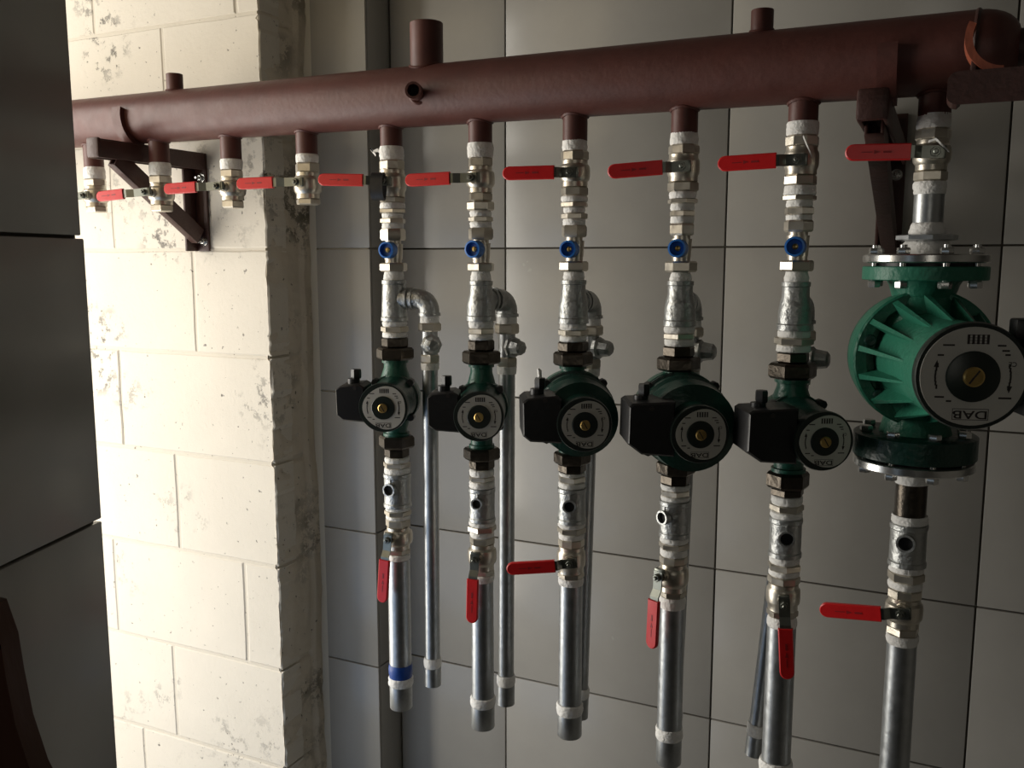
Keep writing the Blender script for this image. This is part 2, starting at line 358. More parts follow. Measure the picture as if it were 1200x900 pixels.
# front end of the left arm at pixel x = 105
yy = min([1.1+i*.002 for i in range(150)], key=lambda q: abs(proj((XL, q, 1.75))[0]-106))
bracket(XL, YB-.001, yy, 'red-brown triangular steel bracket bolted to the white block wall under the header')
XRb = at(1046, 200, YW).x
yy = min([.9+i*.002 for i in range(300)], key=lambda q: abs(proj((XRb, q, 1.74))[0]-1026))
print('bracket', XL, XRb, yy)
bracket(XRb, YW-.001, 1.135, 'dark steel bracket on the grey tiles behind the rightmost red lever', cradle=(-8, 88), plate_top=.05, plate_bot=-.20, wdt=.04, sdx=.014)
# closer arm coming in from the right
Yn = 1.115; pa = at(1110, 102, Yn); zt = at(1150, 82, Yn).z; zb = at(1150, 121, Yn).z
t = thing('wall_bracket', 'dark horizontal bracket arm with rounded end entering from the right under the header end', 'bracket', (.5, Yn, zb), 'primed steel header brackets')
hh = zt-zb; rr = hh*.3
out = []
for (cx, cz, a0) in ((pa.x+rr, zt-rr, 90), (pa.x+rr, zb+rr, 180)):
    for i in range(6): a = R(a0+90*i/5); out.append((cx+rr*math.cos(a), cz+rr*math.sin(a)))
out += [(.499, zb), (.499, zt)]
obj('arm', MB().prism(out, Yn-.004, Yn), 'dark_oxide', t)
obj('arm_edge', MB().prism([(x*1.0, z) for x, z in out][:12]+[(x+.0035 if abs(x-pa.x) < rr*1.2 else x, z+(.0035 if z < zb+hh/2 else -.0035)) for x, z in out[:12]][::-1], Yn-.0006, Yn+.034), 'dark_oxide', t)
obj('upper_web', MB().box(pa.x+rr, .499, Yn+.0005, Yn+.034, zt-.004, zt, .001), 'dark_oxide', t)
cc = at(1181, 38, Yn); ra = 45*mpp(cc.x, cc.y, cc.z)
rings = []
for i in range(17):
    a = R(156+(268-156)*i/16); c, s_ = math.cos(a), math.sin(a)
    rings.append([(cc.x+c*ra, Yn+.003, cc.z+s_*ra), (cc.x+c*(ra-.0078), Yn+.003, cc.z+s_*(ra-.0078)), (cc.x+c*(ra-.0078), Yn+.036, cc.z+s_*(ra-.0078)), (cc.x+c*ra, Yn+.036, cc.z+s_*ra)])
obj('strap', MB().loft(rings), 'lit_oxide', t, label='orange-lit curved strap')
obj('weld_tab', MB().box(at(1142, 75, Yn).x-.003, at(1142, 75, Yn).x+.002, Yn+.006, Yn+.03, zt-.001, zt+.016, .001), 'dark_oxide', t)

# ------------------------------------------------------------------ fittings
class Line:                     # one vertical run of fittings, heights read off as photograph rows
    def __init__(s, c): s.c = c; s.X = XC[c]; s.Y = my(s.X); s.k = 0
    def z(s, y): return zc(s.c, y)
    def r(s, y, w): return rc(s.c, y, w)
    def org(s): return (s.X, s.Y, 0)
    def loc(s, y): return (s.X, s.Y, s.z(y))
    def tape(s, p, y0, y1, w, w2=None, name='thread_tape'):
        z0, z1 = s.z(y0), s.z(y1); r = s.r(y0, w); r2 = s.r(y1, w2 or w); n = 6; prof = []
        for i in range(n+1):
            t = i/n; q = (r+(r2-r)*t)*(1-.06*(abs(2*t-1)**4))+random.uniform(-.0005, .0005); prof.append((z0+(z1-z0)*t, q))
        mb = MB().lathe(prof, org=s.org(), seg=26)
        rs = random.random()*9
        mb.v = [Vector((s.X+(v.x-s.X)*(1+.05*noise.noise(Vector((v.x*60, v.y*60, v.z*90+rs)))), s.Y+(v.y-s.Y)*(1+.05*noise.noise(Vector((v.x*60+5, v.y*60, v.z*90+rs)))), v.z)) for v in mb.v]
        return obj(name, mb, 'tape' if name == 'thread_tape' else 'blue_tape', p, sharp=60)
    def hex(s, p, y0, y1, w, m='nickel', name='hex_nut', n=6, rot=None):
        s.k += 1; rot = rot if rot is not None else R(random.uniform(0, 60))
        return obj(name, MB().hexn(s.z(y0), s.z(y1), s.r((y0+y1)/2, w)*1.03, org=s.org(), rot=rot, n=n), m, p)
    def cyl(s, p, y0, y1, w, m='nickel', name='neck', w2=None):
        return obj(name, MB().lathe([(s.z(y0), s.r(y0, w)), (s.z(y1), s.r(y1, w2 or w))], org=s.org()), m, p)
    def stack(s, p, y, seq):
        for k, y1, w in seq:
            {'t': s.tape, 'h': s.hex}[k](p, y, y1, w); y = y1
def stadium(x0, x1, hw, n=8):
    pts = [(x1, -hw), (x1, hw)]
    return pts+[(x0+hw+hw*math.cos(R(90+180*i/n)), hw*math.sin(R(90+180*i/n))) for i in range(n+1)]
def ball_valve(L, label, group, ys, ws, pivot, grip, cat='valve', tape_top=None, tape_bot=None, strap=False, circ=False, nolever=False):
    """ys: tape top, hex A top, body top, body bottom, hex B bottom; grip: far end px of the red sleeve, near end px, vertical?"""
    yt, ya, y1, y2, yb = ys; wt, wa, wb_, wh = ws
    t = thing('ball_valve', label, cat, L.loc(yb), group)
    rot = R(random.uniform(5, 25))
    if yt is not None: L.tape(t, yt, ya, wt)
    obj('hex_end', MB().hexn(L.z(ya), L.z(y1)-.0, L.r(ya, wa), org=L.org(), rot=rot, n=8 if wa > 30 else 6), 'nickel', t)
    z1, z2 = L.z(y1), L.z(y2); h = z1-z2; R0 = L.r(y1, wh)*.95; RB = L.r((y1+y2)/2, wb_)
    prof = [(z1+.0005, R0), (z1-.12*h, R0)]+[(z1-(.12+.68*(i/8))*h, R0+(RB-R0)*math.sin(PI*i/8)**.28) for i in range(1, 8)]+[(z1-.82*h, R0*1.0), (z2, R0)]
    obj('valve_body', MB().lathe(prof, org=L.org(), seg=24), 'nickel', t)
    obj('hex_end', MB().hexn(z2, L.z(yb), L.r(yb, wh), org=L.org(), rot=rot, n=6), 'nickel', t)
    px, py = pivot; xt = .009 if L.c in (8, 9) else 0; d = RB+.013+xt; zp = zat(L.X, L.Y-d, py)
    a = azimuth(L.X, L.Y, zp, d, px, -60, 60)
    if L.c > 6: a = max(a, R(6))
    m = frame((L.X, L.Y, zp), a)
    # stem boss, gland, lever, nut
    obj('stem_boss', MB(m).lathe([(-RB*.5, .0085), (-RB-.003, .0085), (-RB-.003, .0072), (-RB-.006, .0072)], 'Y', 20), 'nickel', t)
    obj('gland_nut', MB(m).hexn(-RB-.0055, -RB-.010-xt, .0075, 'Y'), 'dark_brass', t)
    if nolever: return t
    (gx, gy), (hx, hy) = grip; vert = abs(gy-hy) > abs(gx-hx)
    yl = -RB-.0115-xt; uw = .0072
    fx = m.to_3x3() @ Vector((1, 0, 0)); P0 = m @ Vector((0, yl, 0)); sgn = 1
    def reach(px_, py_):      # length along the lever direction whose picture falls on the pixel
        best = (1e9, 0)
        for i in range(10, 400):
            l = i*.0005; p = P0-Vector((0, 0, l)) if vert else P0-fx*l
            q = proj(p); e = abs(q[1]-py_) if vert else abs(q[0]-px_)
            if e < best[0]: best = (e, l)
        return best[1]
    lf = reach(gx, gy); ln = reach(hx, hy)
    tilt = 0
    if vert:
        q = P0-Vector((0, 0, lf)); tilt = (gx-proj(q)[0])*mpp(*q)/lf
        rotm = Matrix.Rotation(R(-90)-math.atan(tilt), 4, 'Y')
    else:
        q = P0-fx*lf; tilt = (proj(q)[1]-gy)*mpp(*q)/lf; rotm = Matrix.Rotation(math.atan(tilt), 4, 'Y')
    ml = m @ rotm
    lev = MB(ml); st = min(.03, ln*.75)
    lev.prism([(.009, -uw), (.009, uw), (-ln*.55, uw), (-ln*.55, -uw)], yl, yl-.0024)
    # cranked part down to the grip
    lev.add([(-ln*.55, yl, -uw), (-ln*.55, yl-.0024, -uw), (-ln*.55, yl, uw), (-ln*.55, yl-.0024, uw),
             (-ln*.85, yl-.006, -uw), (-ln*.85, yl-.0084, -uw), (-ln*.85, yl-.006, uw), (-ln*.85, yl-.0084, uw)],
            [(0, 1, 5, 4), (2, 6, 7, 3), (1, 3, 7, 5), (0, 4, 6, 2), (0, 2, 3, 1), (4, 5, 7, 6)])
    lev.box(-ln-.01, -ln*.85, yl-.0084, yl-.006, -uw, uw)
    lv = obj('lever', lev, 'zinc', t)
    gw = .0096
    g = MB(ml); o_ = stadium(-lf, -ln, gw)
    inn = [(x*1.0+(.0012 if x < -lf+gw else -.0005 if x > -ln-.001 else 0), z*.86) for x, z in o_]
    yg = yl-.0072
    g.loft([[(x, yg+.0035, z) for x, z in inn], [(x, yg+.0022, z) for x, z in o_], [(x, yg-.0022, z) for x, z in o_], [(x, yg-.0035, z) for x, z in inn]])
    obj('red_grip', g, 'red_grip', lv)
    mk = MB(ml); xm = -(lf+ln)/2
    mk.prism([(xm-.004, -.0022), (xm+.003, 0), (xm-.004, .0022)], yg-.0034, yg-.0038)
    mk.box(xm-.018, xm-.006, yg-.0038, yg-.0034, -.0005, .0005); mk.box(xm+.006, xm+.015, yg-.0038, yg-.0034, -.0012, .0012)
    obj('embossed_mark', mk, 'red_mark', lv)
    nn = MB(m); nn.hexn(yl-.0025, yl-.0075, .0058, 'Y', rot=.3); nn.lathe([(yl-.0075, .003), (yl-.0095, .003), (yl-.0105, .002)], 'Y', 12)
    obj('lever_nut', nn, 'zinc', t)
    tb = MB(m @ rotm); tb.box(.006, .012, yl-.0015, yl+.0055, -uw, uw, .0008); obj('stop_tab', tb, 'zinc', t)
    if strap:
        sm = m @ Matrix.Translation((-.008, yl-.004, -.009))
        q = MB(sm); q.lathe([(-.012, .0105), (-.012, .0125), (.014, .0125), (.014, .0105)], 'X', 24, closed=True); q.v = [sm @ Vector(((sm.inverted() @ v).x*.8, (sm.inverted() @ v).y*.75, (sm.inverted() @ v).z*1.75)) for v in q.v]
        obj('cable_tie', q, 'black', t, label='black loop over the lever pivot')
    return t
ORD = ['', 'leftmost pump', 'second pump from the left', 'third pump from the left', 'fourth pump from the left', 'fifth pump from the left', 'big finned pump on the right']
GV = 'red-handled ball valves under the header'; 
V = {  # upper valves: ys, ws, pivot, grip far, grip near
 1: ((172, 188, 200, 231, 238), (29, 31, 34, 31), (449, 212), ((376, 211), (428, 211))),
 2: ((168, 185, 196, 226, 236), (31, 30, 34, 29), (552, 208), ((478, 212), (530, 209))),
 3: ((164, 177, 189, 219, 230), (30, 33, 36, 32), (667, 202), ((591, 204), (651, 202))),
 4: ((156, 170, 182, 213, 225), (33, 36, 38, 36), (799, 195), ((713, 202), (777, 196))),
 5: ((143, 159, 173, 205, 218), (37, 39, 40, 38), (934, 187), ((843, 193), (911, 189))),
 6: ((134, 151, 165, 200, 213), (38, 39, 42, 37), (1096, 178), ((990, 180), (1067, 179))),
 7: ((181, 191, 203, 233, 240), (27, 29, 33, 29), (343, 213), ((281, 216), (323, 214))),
 8: ((187, 199, 209, 235, 244), (26, 28, 31, 27), (251, 218), ((196, 222), (233, 219))),
 9: ((191, 206, 216, 240, 248), (25, 27, 30, 26), (164, 225), ((117, 231), (148, 226))),
 10: ((196, 210, 219, 242, 249), (24, 26, 29, 25), (97, 229), ((55, 236), (84, 232)))}
vl = {1: 'brass ball valve with closed red lever and black loop above the leftmost pump',
      2: 'brass ball valve with closed red lever above the second pump from the left',
      3: 'brass ball valve with closed red lever above the third pump from the left',
      4: 'brass ball valve with closed dark-red lever above the fourth pump from the left',
      5: 'brass ball valve with bright red lever above the fifth pump from the left',
      6: 'brass ball valve with bright red lever above the big finned pump, rightmost under the header',
      7: 'open-ended brass ball valve in front of the rough plaster edge, nearest the pumps',
      8: 'open-ended brass ball valve in front of the block wall, just right of the bracket',
      9: 'open-ended brass ball valve in front of the left wall bracket, red lever pointing left',
      10: 'leftmost open-ended brass ball valve beside the dark tiled pier, lever hidden behind it'}
lines = {}
for c, (ys, ws, pv, gp) in V.items():
    L = Line(c); lines[c] = L
    ball_valve(L, vl[c], GV, ys, ws, pv, gp, strap=(c == 1))
# loose ends of thread tape
def wisp(parent, pts, wd=.004):
    P = [at(*p) for p in pts]; mb = MB(); vs = []
    for i, p in enumerate(P): q = wd*(1-.6*i/len(P)); vs += [tuple(p+Vector((0, 0, q))), tuple(p-Vector((0, 0, q))), tuple(p+Vector((.0008, -.0006, -q))), tuple(p+Vector((.0008, -.0006, q)))]
    mb.loft([vs[i*4:i*4+4] for i in range(len(P))]); return obj('loose_tape', mb, 'tape', parent, sharp=60)
bv = [o for o in bpy.data.objects if o.name.startswith('ball_valve')]
wisp(bv[0], [(449, 180, 1.262), (442, 176, 1.262), (437, 178, 1.26), (434, 174, 1.26), (440, 182, 1.26)], .003)
wisp(bv[4], [(941, 160, 1.20), (945, 170, 1.197), (949, 178, 1.197), (951, 184, 1.2)], .0012)
wisp(bv[5], [(1088, 166, 1.19), (1096, 163, 1.18), (1104, 170, 1.18), (1112, 178, 1.19)], .0014)

# per column: nipple above, mini valve, tee, pump etc. (rows of the photograph)
U = {
 1: dict(nip=(238, [('t', 245, 30), ('h', 250, 33), ('t', 256, 25), ('h', 262, 30), ('t', 268, 26)]), mv=(268, 282, 304, 308, 318), mw=(29, 21, 32), knob=(455, 293, 20), tee=(318, 328, 376, 26, 27, 30), n2=(376, [('t', 382, 29), ('h', 389, 32), ('t', 395, 29)])),
 2: dict(nip=(236, [('h', 247, 31), ('t', 254, 26), ('h', 260, 28), ('t', 267, 26)]), mv=(267, 281, 303, 308, 318), mw=(29, 21, 32), knob=(556, 292, 21), tee=(318, 329, 376, 26, 26, 33), n2=(376, [('t', 384, 30), ('h', 391, 33), ('t', 398, 29)])),
 3: dict(nip=(230, [('t', 237, 31), ('h', 243, 33), ('t', 250, 26), ('h', 257, 30), ('t', 264, 27)]), mv=(264, 278, 301, 306, 318), mw=(30, 22, 33), knob=(668, 292, 21), tee=(318, 328, 379, 27, 28, 34), n2=(379, [('t', 386, 32), ('h', 393, 34), ('t', 400, 32)])),
 4: dict(nip=(225, [('t', 233, 32), ('h', 239, 35), ('t', 247, 28), ('h', 254, 31), ('t', 262, 28)]), mv=(262, 276, 301, 306, 319), mw=(31, 22, 36), knob=(796, 291, 22), tee=(319, 329, 382, 27, 29, 36), n2=(382, [('t', 390, 36), ('h', 397, 38), ('t', 405, 34)])),
 5: dict(nip=(218, [('t', 229, 37), ('h', 235, 38), ('t', 243, 30), ('h', 252, 34), ('t', 258, 30)]), mv=(258, 272, 300, 305, 318), mw=(33, 24, 38), knob=(934, 289, 24), tee=(318, 330, 387, 30, 31, 38), n2=(387, [('t', 395, 38), ('h', 404, 44), ('t', 412, 39)])),
}
side = {1: dict(ex=503, ey=350, w=20, r=.062, hexs=(370, 378, 388, 415, 425, 433), bot=(507, 771, 781, 802), knob=(512, 403, 60)),
        2: dict(ex=594, ey=352, w=21, r=.062, hexs=(371, 379, 391, 418, 429, 438), bot=(593, 791, 802, 824), knob=(611, 406, 90)),
        3: dict(ex=693, ey=354, w=21, r=.062, hexs=(373, 381, 393, 420, 431, 440), bot=(680, 806, 817, 840), knob=(713, 407, 100)),
        4: dict(ex=810, ey=356, w=22, r=.062, hexs=(375, 383, 395, 424, 435, 444), bot=(789, 832, 843, 857), knob=(837, 411, 110)),
        5: dict(ex=941, ey=360, w=23, r=.062, hexs=(379, 387, 400, 430, 441, 450), bot=(888, 848, 861, 884), knob=(965, 420, 110))}
D = {  # lower half
 1: dict(n3=(535, [('t', 541, 29), ('h', 547, 32), ('t', 554, 30)]), tee=(554, 593, 31), hole=(455, 575, 15), n4=(593, [('t', 597, 29), ('h', 603, 31), ('t', 607, 29)]), v=((None, 607, 617, 642, 648), (28, 30, 34, 28), (454, 633), ((450, 705), (452, 655))), tape=(648, 655, 27), pipe=(655, 792, 802, 828, 26, 27)),
 2: dict(n3=(549, [('t', 557, 29), ('h', 563, 31), ('t', 571, 30)]), tee=(571, 610, 30), hole=(558, 591, 13), n4=(610, [('t', 615, 31), ('h', 622, 33), ('t', 628, 29)]), v=((None, 628, 637, 666, 672), (28, 30, 34, 29), (556, 656), ((555, 728), (556, 677))), tape=(672, 680, 29), pipe=(680, 815, 826, 851, 26, 28)),
 3: dict(n3=(553, [('t', 557, 30), ('h', 564, 33), ('t', 571, 31)]), tee=(571, 612, 32), hole=(667, 594, 15), n4=(612, [('t', 617, 32), ('h', 624, 33), ('t', 630, 31)]), v=((None, 630, 640, 670, 676), (28, 31, 34, 31), (667, 660), ((594, 665), (651, 664))), tape=(676, 684, 30), pipe=(684, 823, 835, 861, 27, 29)),
 4: dict(n3=(567, [('t', 573, 34), ('h', 580, 35), ('t', 586, 33)]), tee=(586, 628, 34), hole=(775, 609, 16), n4=(628, [('t', 635, 33), ('h', 642, 35), ('t', 650, 33)]), v=((None, 650, 660, 691, 698), (30, 33, 36, 32), (771, 679), ((767, 759), (768, 702))), tape=(698, 711, 31), pipe=(711, 851, 864, 893, 29, 30)),
 5: dict(n3=(580, [('t', 590, 36), ('h', 598, 38), ('t', 606, 37)]), tee=(606, 651, 36), hole=(922, 632, 18), n4=(651, [('t', 659, 35), ('h', 667, 38), ('t', 673, 35)]), v=((None, 673, 683, 713, 721), (30, 37, 39, 36), (919, 708), ((922, 792), (921, 734))), tape=(721, 733, 34), pipe=(733, 889, 904, 935, 33, 36)),
 6: dict(tee=(613, 662, 40), hole=(1061, 638, 20), n4=(662, [('t', 669, 38), ('h', 680, 40), ('t', 688, 38)]), v=((None, 688, 700, 732, 742), (30, 39, 42, 37), (1055, 720), ((962, 712), (1034, 721))), tape=(742, 753, 36), pipe=(753, 960, 972, 990, 33, 36))}
def tee_profile(L, y0, y1, w0, w1, straight):
    z0, z1 = L.z(y0), L.z(y1); h = z0-z1; a = L.r(y0, w0); b = L.r(y1, w1)
    rim = .0012
    if straight:
        return [(z0, a-.001), (z0-.0005, a+rim), (z0-.006, a+rim), (z0-.0075, a), (z1+.0075, b), (z1+.006, b+rim), (z1+.0005, b+rim), (z1, b-.001)]
    return [(z0, a-.001), (z0-.0005, a+rim), (z0-.006, a+rim), (z0-.007, a), (z0-.3*h, a*1.02), (z0-.45*h, (a+b)/2*1.03), (z0-.62*h, b*1.0), (z1+.009, b), (z1+.0075, b+rim), (z1+.0005, b+rim), (z1, b-.001)]
for c in range(1, 6):
    L = lines[c]; u = U[c]; who = ORD[c]
    y, seq = u['nip']; t = thing('pipe_nipple', f'taped hex nipple above the blue knob over the {who}', 'fitting', L.loc(seq[-1][1]), 'taped hex nipples'); L.stack(t, y, seq)
    ya, yb, y3, y4, y5 = u['mv']; w1, w2, w3 = u['mw']
    t = thing('mini_valve', f'small valve with round blue knob above the {who}', 'valve', L.loc(y5), 'blue-knobbed mini valves')
    L.hex(t, ya, yb, w1, name='hex_end'); L.cyl(t, yb, yb+4, w2-2, name='neck'); L.cyl(t, yb+4, y3, w2+2, name='valve_body', w2=w2); L.cyl(t, y3, y4, w2-1)
    L.hex(t, y4, y5, w3, name='hex_end')
    kx, ky, kw = u['knob']; d = .022; zk = zat(L.X, L.Y-d, ky); a = azimuth(L.X, L.Y, zk, d+.005, kx-3); m = frame((L.X, L.Y, zk), a); rk = kw*.5*mpp(L.X, L.Y-.03, zk)
    kb = obj('knob', MB(m).lathe([(-.010, rk*.6), (-.010, rk*.95), (-.012, rk), (-.027, rk*.97), (-.0275, rk*.78), (-.019, rk*.72), (-.019, rk*.3)], 'Y', 28), 'blue', t)
    obj('knob_screw', MB(m).lathe([(-.019, rk*.3), (-.0215, rk*.3), (-.0225, rk*.15)], 'Y', 14), 'brass', kb)
    # upper tee with its side branch
    yt, y0, y1, wt, w0, w1 = u['tee']; s = side[c]
    t = thing('pipe_tee', f'galvanised tee with bent side branch above the {who}', 'fitting', L.loc(y1), 'galvanised branch tees')
    L.tape(t, yt, y0, wt-4, wt-1)
    zE = zat(L.X, L.Y, s['ey']); a = azimuth(L.X, L.Y, zE, s['r'], s['ex'], 60, 185)
    obj('tee_body', MB().lathe(tee_profile(L, y0, y1, w0, w1, c == 1), org=L.org(), seg=32), 'galv_cast', t)
    f = Vector((math.sin(a), -math.cos(a), 0)); C0 = Vector((L.X, L.Y, zE)); E = C0+f*s['r']; rs_ = s['w']*.5*mpp(*E); r2 = rs_*1.18
    Rt = L.r((y0+y1)/2, (w0+w1)/2)
    P = [C0+f*(Rt*.5), C0+f*(Rt+.001), C0+f*(Rt+.0012), C0+f*(Rt+.006), C0+f*(Rt+.0062), C0+f*(Rt+.010)]
    obj('branch_collar', MB().tube(P, [r2, r2, r2*1.1, r2*1.1, r2*.92, r2*.92], 24), 'galv_cast', t)
    zb = zat(E.x, E.y, s['hexs'][0]); Rb = min(s['r']-Rt-.012, zE-zb-.008, r2*1.45); P = [C0+f*(Rt+.010)]; rad = [r2]
    for i in range(9):
        th = i/8*PI/2; P.append(E-f*Rb+Vector((0, 0, -Rb))+f*(Rb*math.sin(th))+Vector((0, 0, Rb*math.cos(th)))); rad.append(r2)
    P += [Vector((E.x, E.y, zb+.005)), Vector((E.x, E.y, zb+.0048)), Vector((E.x, E.y, zb))]; rad += [r2, r2*1.12, r2*1.12]
    el = thing('pipe_elbow', f'galvanised elbow turning down from the tee above the {who}', 'fitting', (E.x, E.y, zb), 'galvanised elbows')
    obj('elbow_body', MB().tube(P, rad, 24), 'galv_cast', el)
    obj('elbow_rim', MB().tube([C0+f*(Rt+.0105), C0+f*(Rt+.0155)], r2*1.12, 24), 'galv_cast', el)
    # drain cock and side pipe below the elbow
    h = s['hexs']; zz = [zat(E.x, E.y, q) for q in h]
    dc = thing('drain_cock', f'small galvanised drain cock beside the tee above the {who}', 'valve', (E.x, E.y, zz[5]), 'drain cocks on the side pipes')
    o3 = (E.x, E.y, 0)
    obj('thread_tape', MB().lathe([(zz[0], rs_*1.1), (zz[1], rs_*1.15)], org=o3), 'tape', dc)
    obj('hex_nut', MB().hexn(zz[1], zz[2], rs_*1.38, org=o3, rot=.4+c), 'nickel', dc)
    obj('cock_body', MB().lathe([(zz[2], rs_*.95), (zz[3], rs_*.98)], org=o3), 'galv', dc)
    obj('hex_nut', MB().hexn(zz[3], zz[4], rs_*1.22, org=o3, rot=.1+c), 'nickel', dc)
    obj('thread_tape', MB().lathe([(zz[4], rs_*1.12), (zz[5], rs_*1.05)], org=o3), 'tape', dc)
    ka = R(s['knob'][2]-(20 if c == 1 else 25)); m = frame((E.x, E.y, zat(E.x, E.y, s['knob'][1])), ka); q = rs_*.6
    obj('outlet_plug', MB(m).lathe([(-q, .009), (-q-.003, .009), (-q-.003, .0165), (-q-.009, .0175), (-q-.012, .0140), (-q-.014, .0135), (-q-.027, .0115), (-q-.030, .008)], 'Y', 8), 'galv_cast', dc)
    bx, b1, b2, b3 = s['bot']; pb = at(bx, b1, E.y)
    def onpipe(y): z = zat(E.x+(pb.x-E.x)*.95, E.y, y); k = (z-zz[5])/(pb.z-zz[5]); return Vector((E.x+(pb.x-E.x)*k, E.y, z))
    sp = thing('side_pipe', f'thin galvanised side pipe hanging beside the {who}', 'pipe', onpipe(b3), 'thin galvanised side pipes')
    obj('pipe_body', MB().tube([Vector((E.x, E.y, zz[5])), onpipe(b1)], rs_*.93, 24), 'galv', sp)
    obj('thread_tape', MB().tube([onpipe(b1-1), onpipe(b1+2), onpipe(b2-2), onpipe(b2)], [rs_*1.02, rs_*1.12, rs_*1.1, rs_*1.0], 24), 'tape', sp)
    obj('socket', MB().tube([onpipe(b2), onpipe(b3), onpipe(b3), onpipe(b3-8)], [rs_*1.04, rs_*1.04, rs_*.84, rs_*.84], 24), 'galv', sp)
    y, seq = u['n2']; t = thing('pipe_nipple', f'taped hex nipple between tee and {who}', 'fitting', L.loc(seq[-1][1]), 'taped hex nipples'); L.stack(t, y, seq)
for c in range(1, 7):
    L = lines[c]; d = D[c]; who = ORD[c]
    if 'n3' in d:
        y, seq = d['n3']; t = thing('pipe_nipple', f'taped hex nipple just below the {who}', 'fitting', L.loc(seq[-1][1]), 'taped hex nipples'); L.stack(t, y, seq)
    y0, y1, wd = d['tee']; t = thing('pipe_tee', f'galvanised tee with open round hole under the {who}', 'fitting', L.loc(y1), 'open-holed galvanised tees')
    obj('tee_body', MB().lathe(tee_profile(L, y0, y1, wd, wd, True), org=L.org(), seg=32), 'galv_cast', t)
    hx, hy, hw = d['hole']; rr0 = L.r(y0, wd); dd = rr0+.006; zz = zat(L.X, L.Y-dd, hy); a = azimuth(L.X, L.Y, zz, dd, hx); m = frame((L.X, L.Y, zz), a); ro = hw*.5*mpp(L.X, L.Y-dd, zz)
    obj('side_outlet', MB(m).lathe([(-rr0*.6, ro*1.1), (-rr0+.001, ro*1.08), (-dd, ro*1.08), (-dd, ro*.82), (-rr0*.7, ro*.82)], 'Y', 24), 'galv_cast', t)
    obj('casting_rib', MB(m).box(-.0015, .0015, -rr0-.0012, -rr0*.8, ro*.9, ro*1.9, .0005), 'galv_cast', t)
    obj('bore_shade', MB(m).lathe([(-rr0-.0005, ro*.83), (-rr0+.0015, ro*.83)], 'Y', 24), 'bore_shade', t)
    y, seq = d['n4']; t = thing('pipe_nipple', f'taped hex nipple above the lower valve under the {who}', 'fitting', L.loc(seq[-1][1]), 'taped hex nipples'); L.stack(t, y, seq)
    ys, ws, pv, gp = d['v']
    lab = {1: 'lower ball valve under the leftmost pump, short red lever hanging down', 2: 'lower ball valve under the second pump from the left, red lever hanging down',
           3: 'lower ball valve under the third pump from the left, red lever pointing left', 4: 'lower ball valve under the fourth pump, bright red lever hanging down at its left',
           5: 'lower ball valve under the fifth pump, red lever hanging down over the pipe', 6: 'lower ball valve under the big finned pump, red lever pointing left'}[c]
    ball_valve(L, lab, 'lower red-handled ball valves', ys, ws, pv, gp)
    p0, p1, p2, p3, wa, wb_ = d['pipe']; ta, tb_, tw = d['tape']
    lab = {1: 'galvanised tail pipe with blue tape at its end, under the leftmost pump'}.get(c, f'wide galvanised tail pipe with white tape ring, under the {who}' if c < 6 else 'galvanised tail pipe running out of frame under the big finned pump')
    t = thing('tail_pipe', lab, 'pipe', L.loc(p3), 'wide galvanised tail pipes')
    L.tape(t, ta, tb_, tw); L.cyl(t, p0, p1, wa, 'galv', 'pipe_body'); L.tape(t, p1, p2, wb_+2)
    r = L.r(p2, wb_); z2, z3 = L.z(p2), L.z(p3)
    obj('socket', MB().lathe([(z2, r*.98), (z3+.001, r*.98), (z3, r*.95), (z3, r*.82), (z3+.012, r*.82)], org=L.org()), 'galv', t)
    if c == 1: L.tape(t, 777, 792, 28, name='blue_tape')

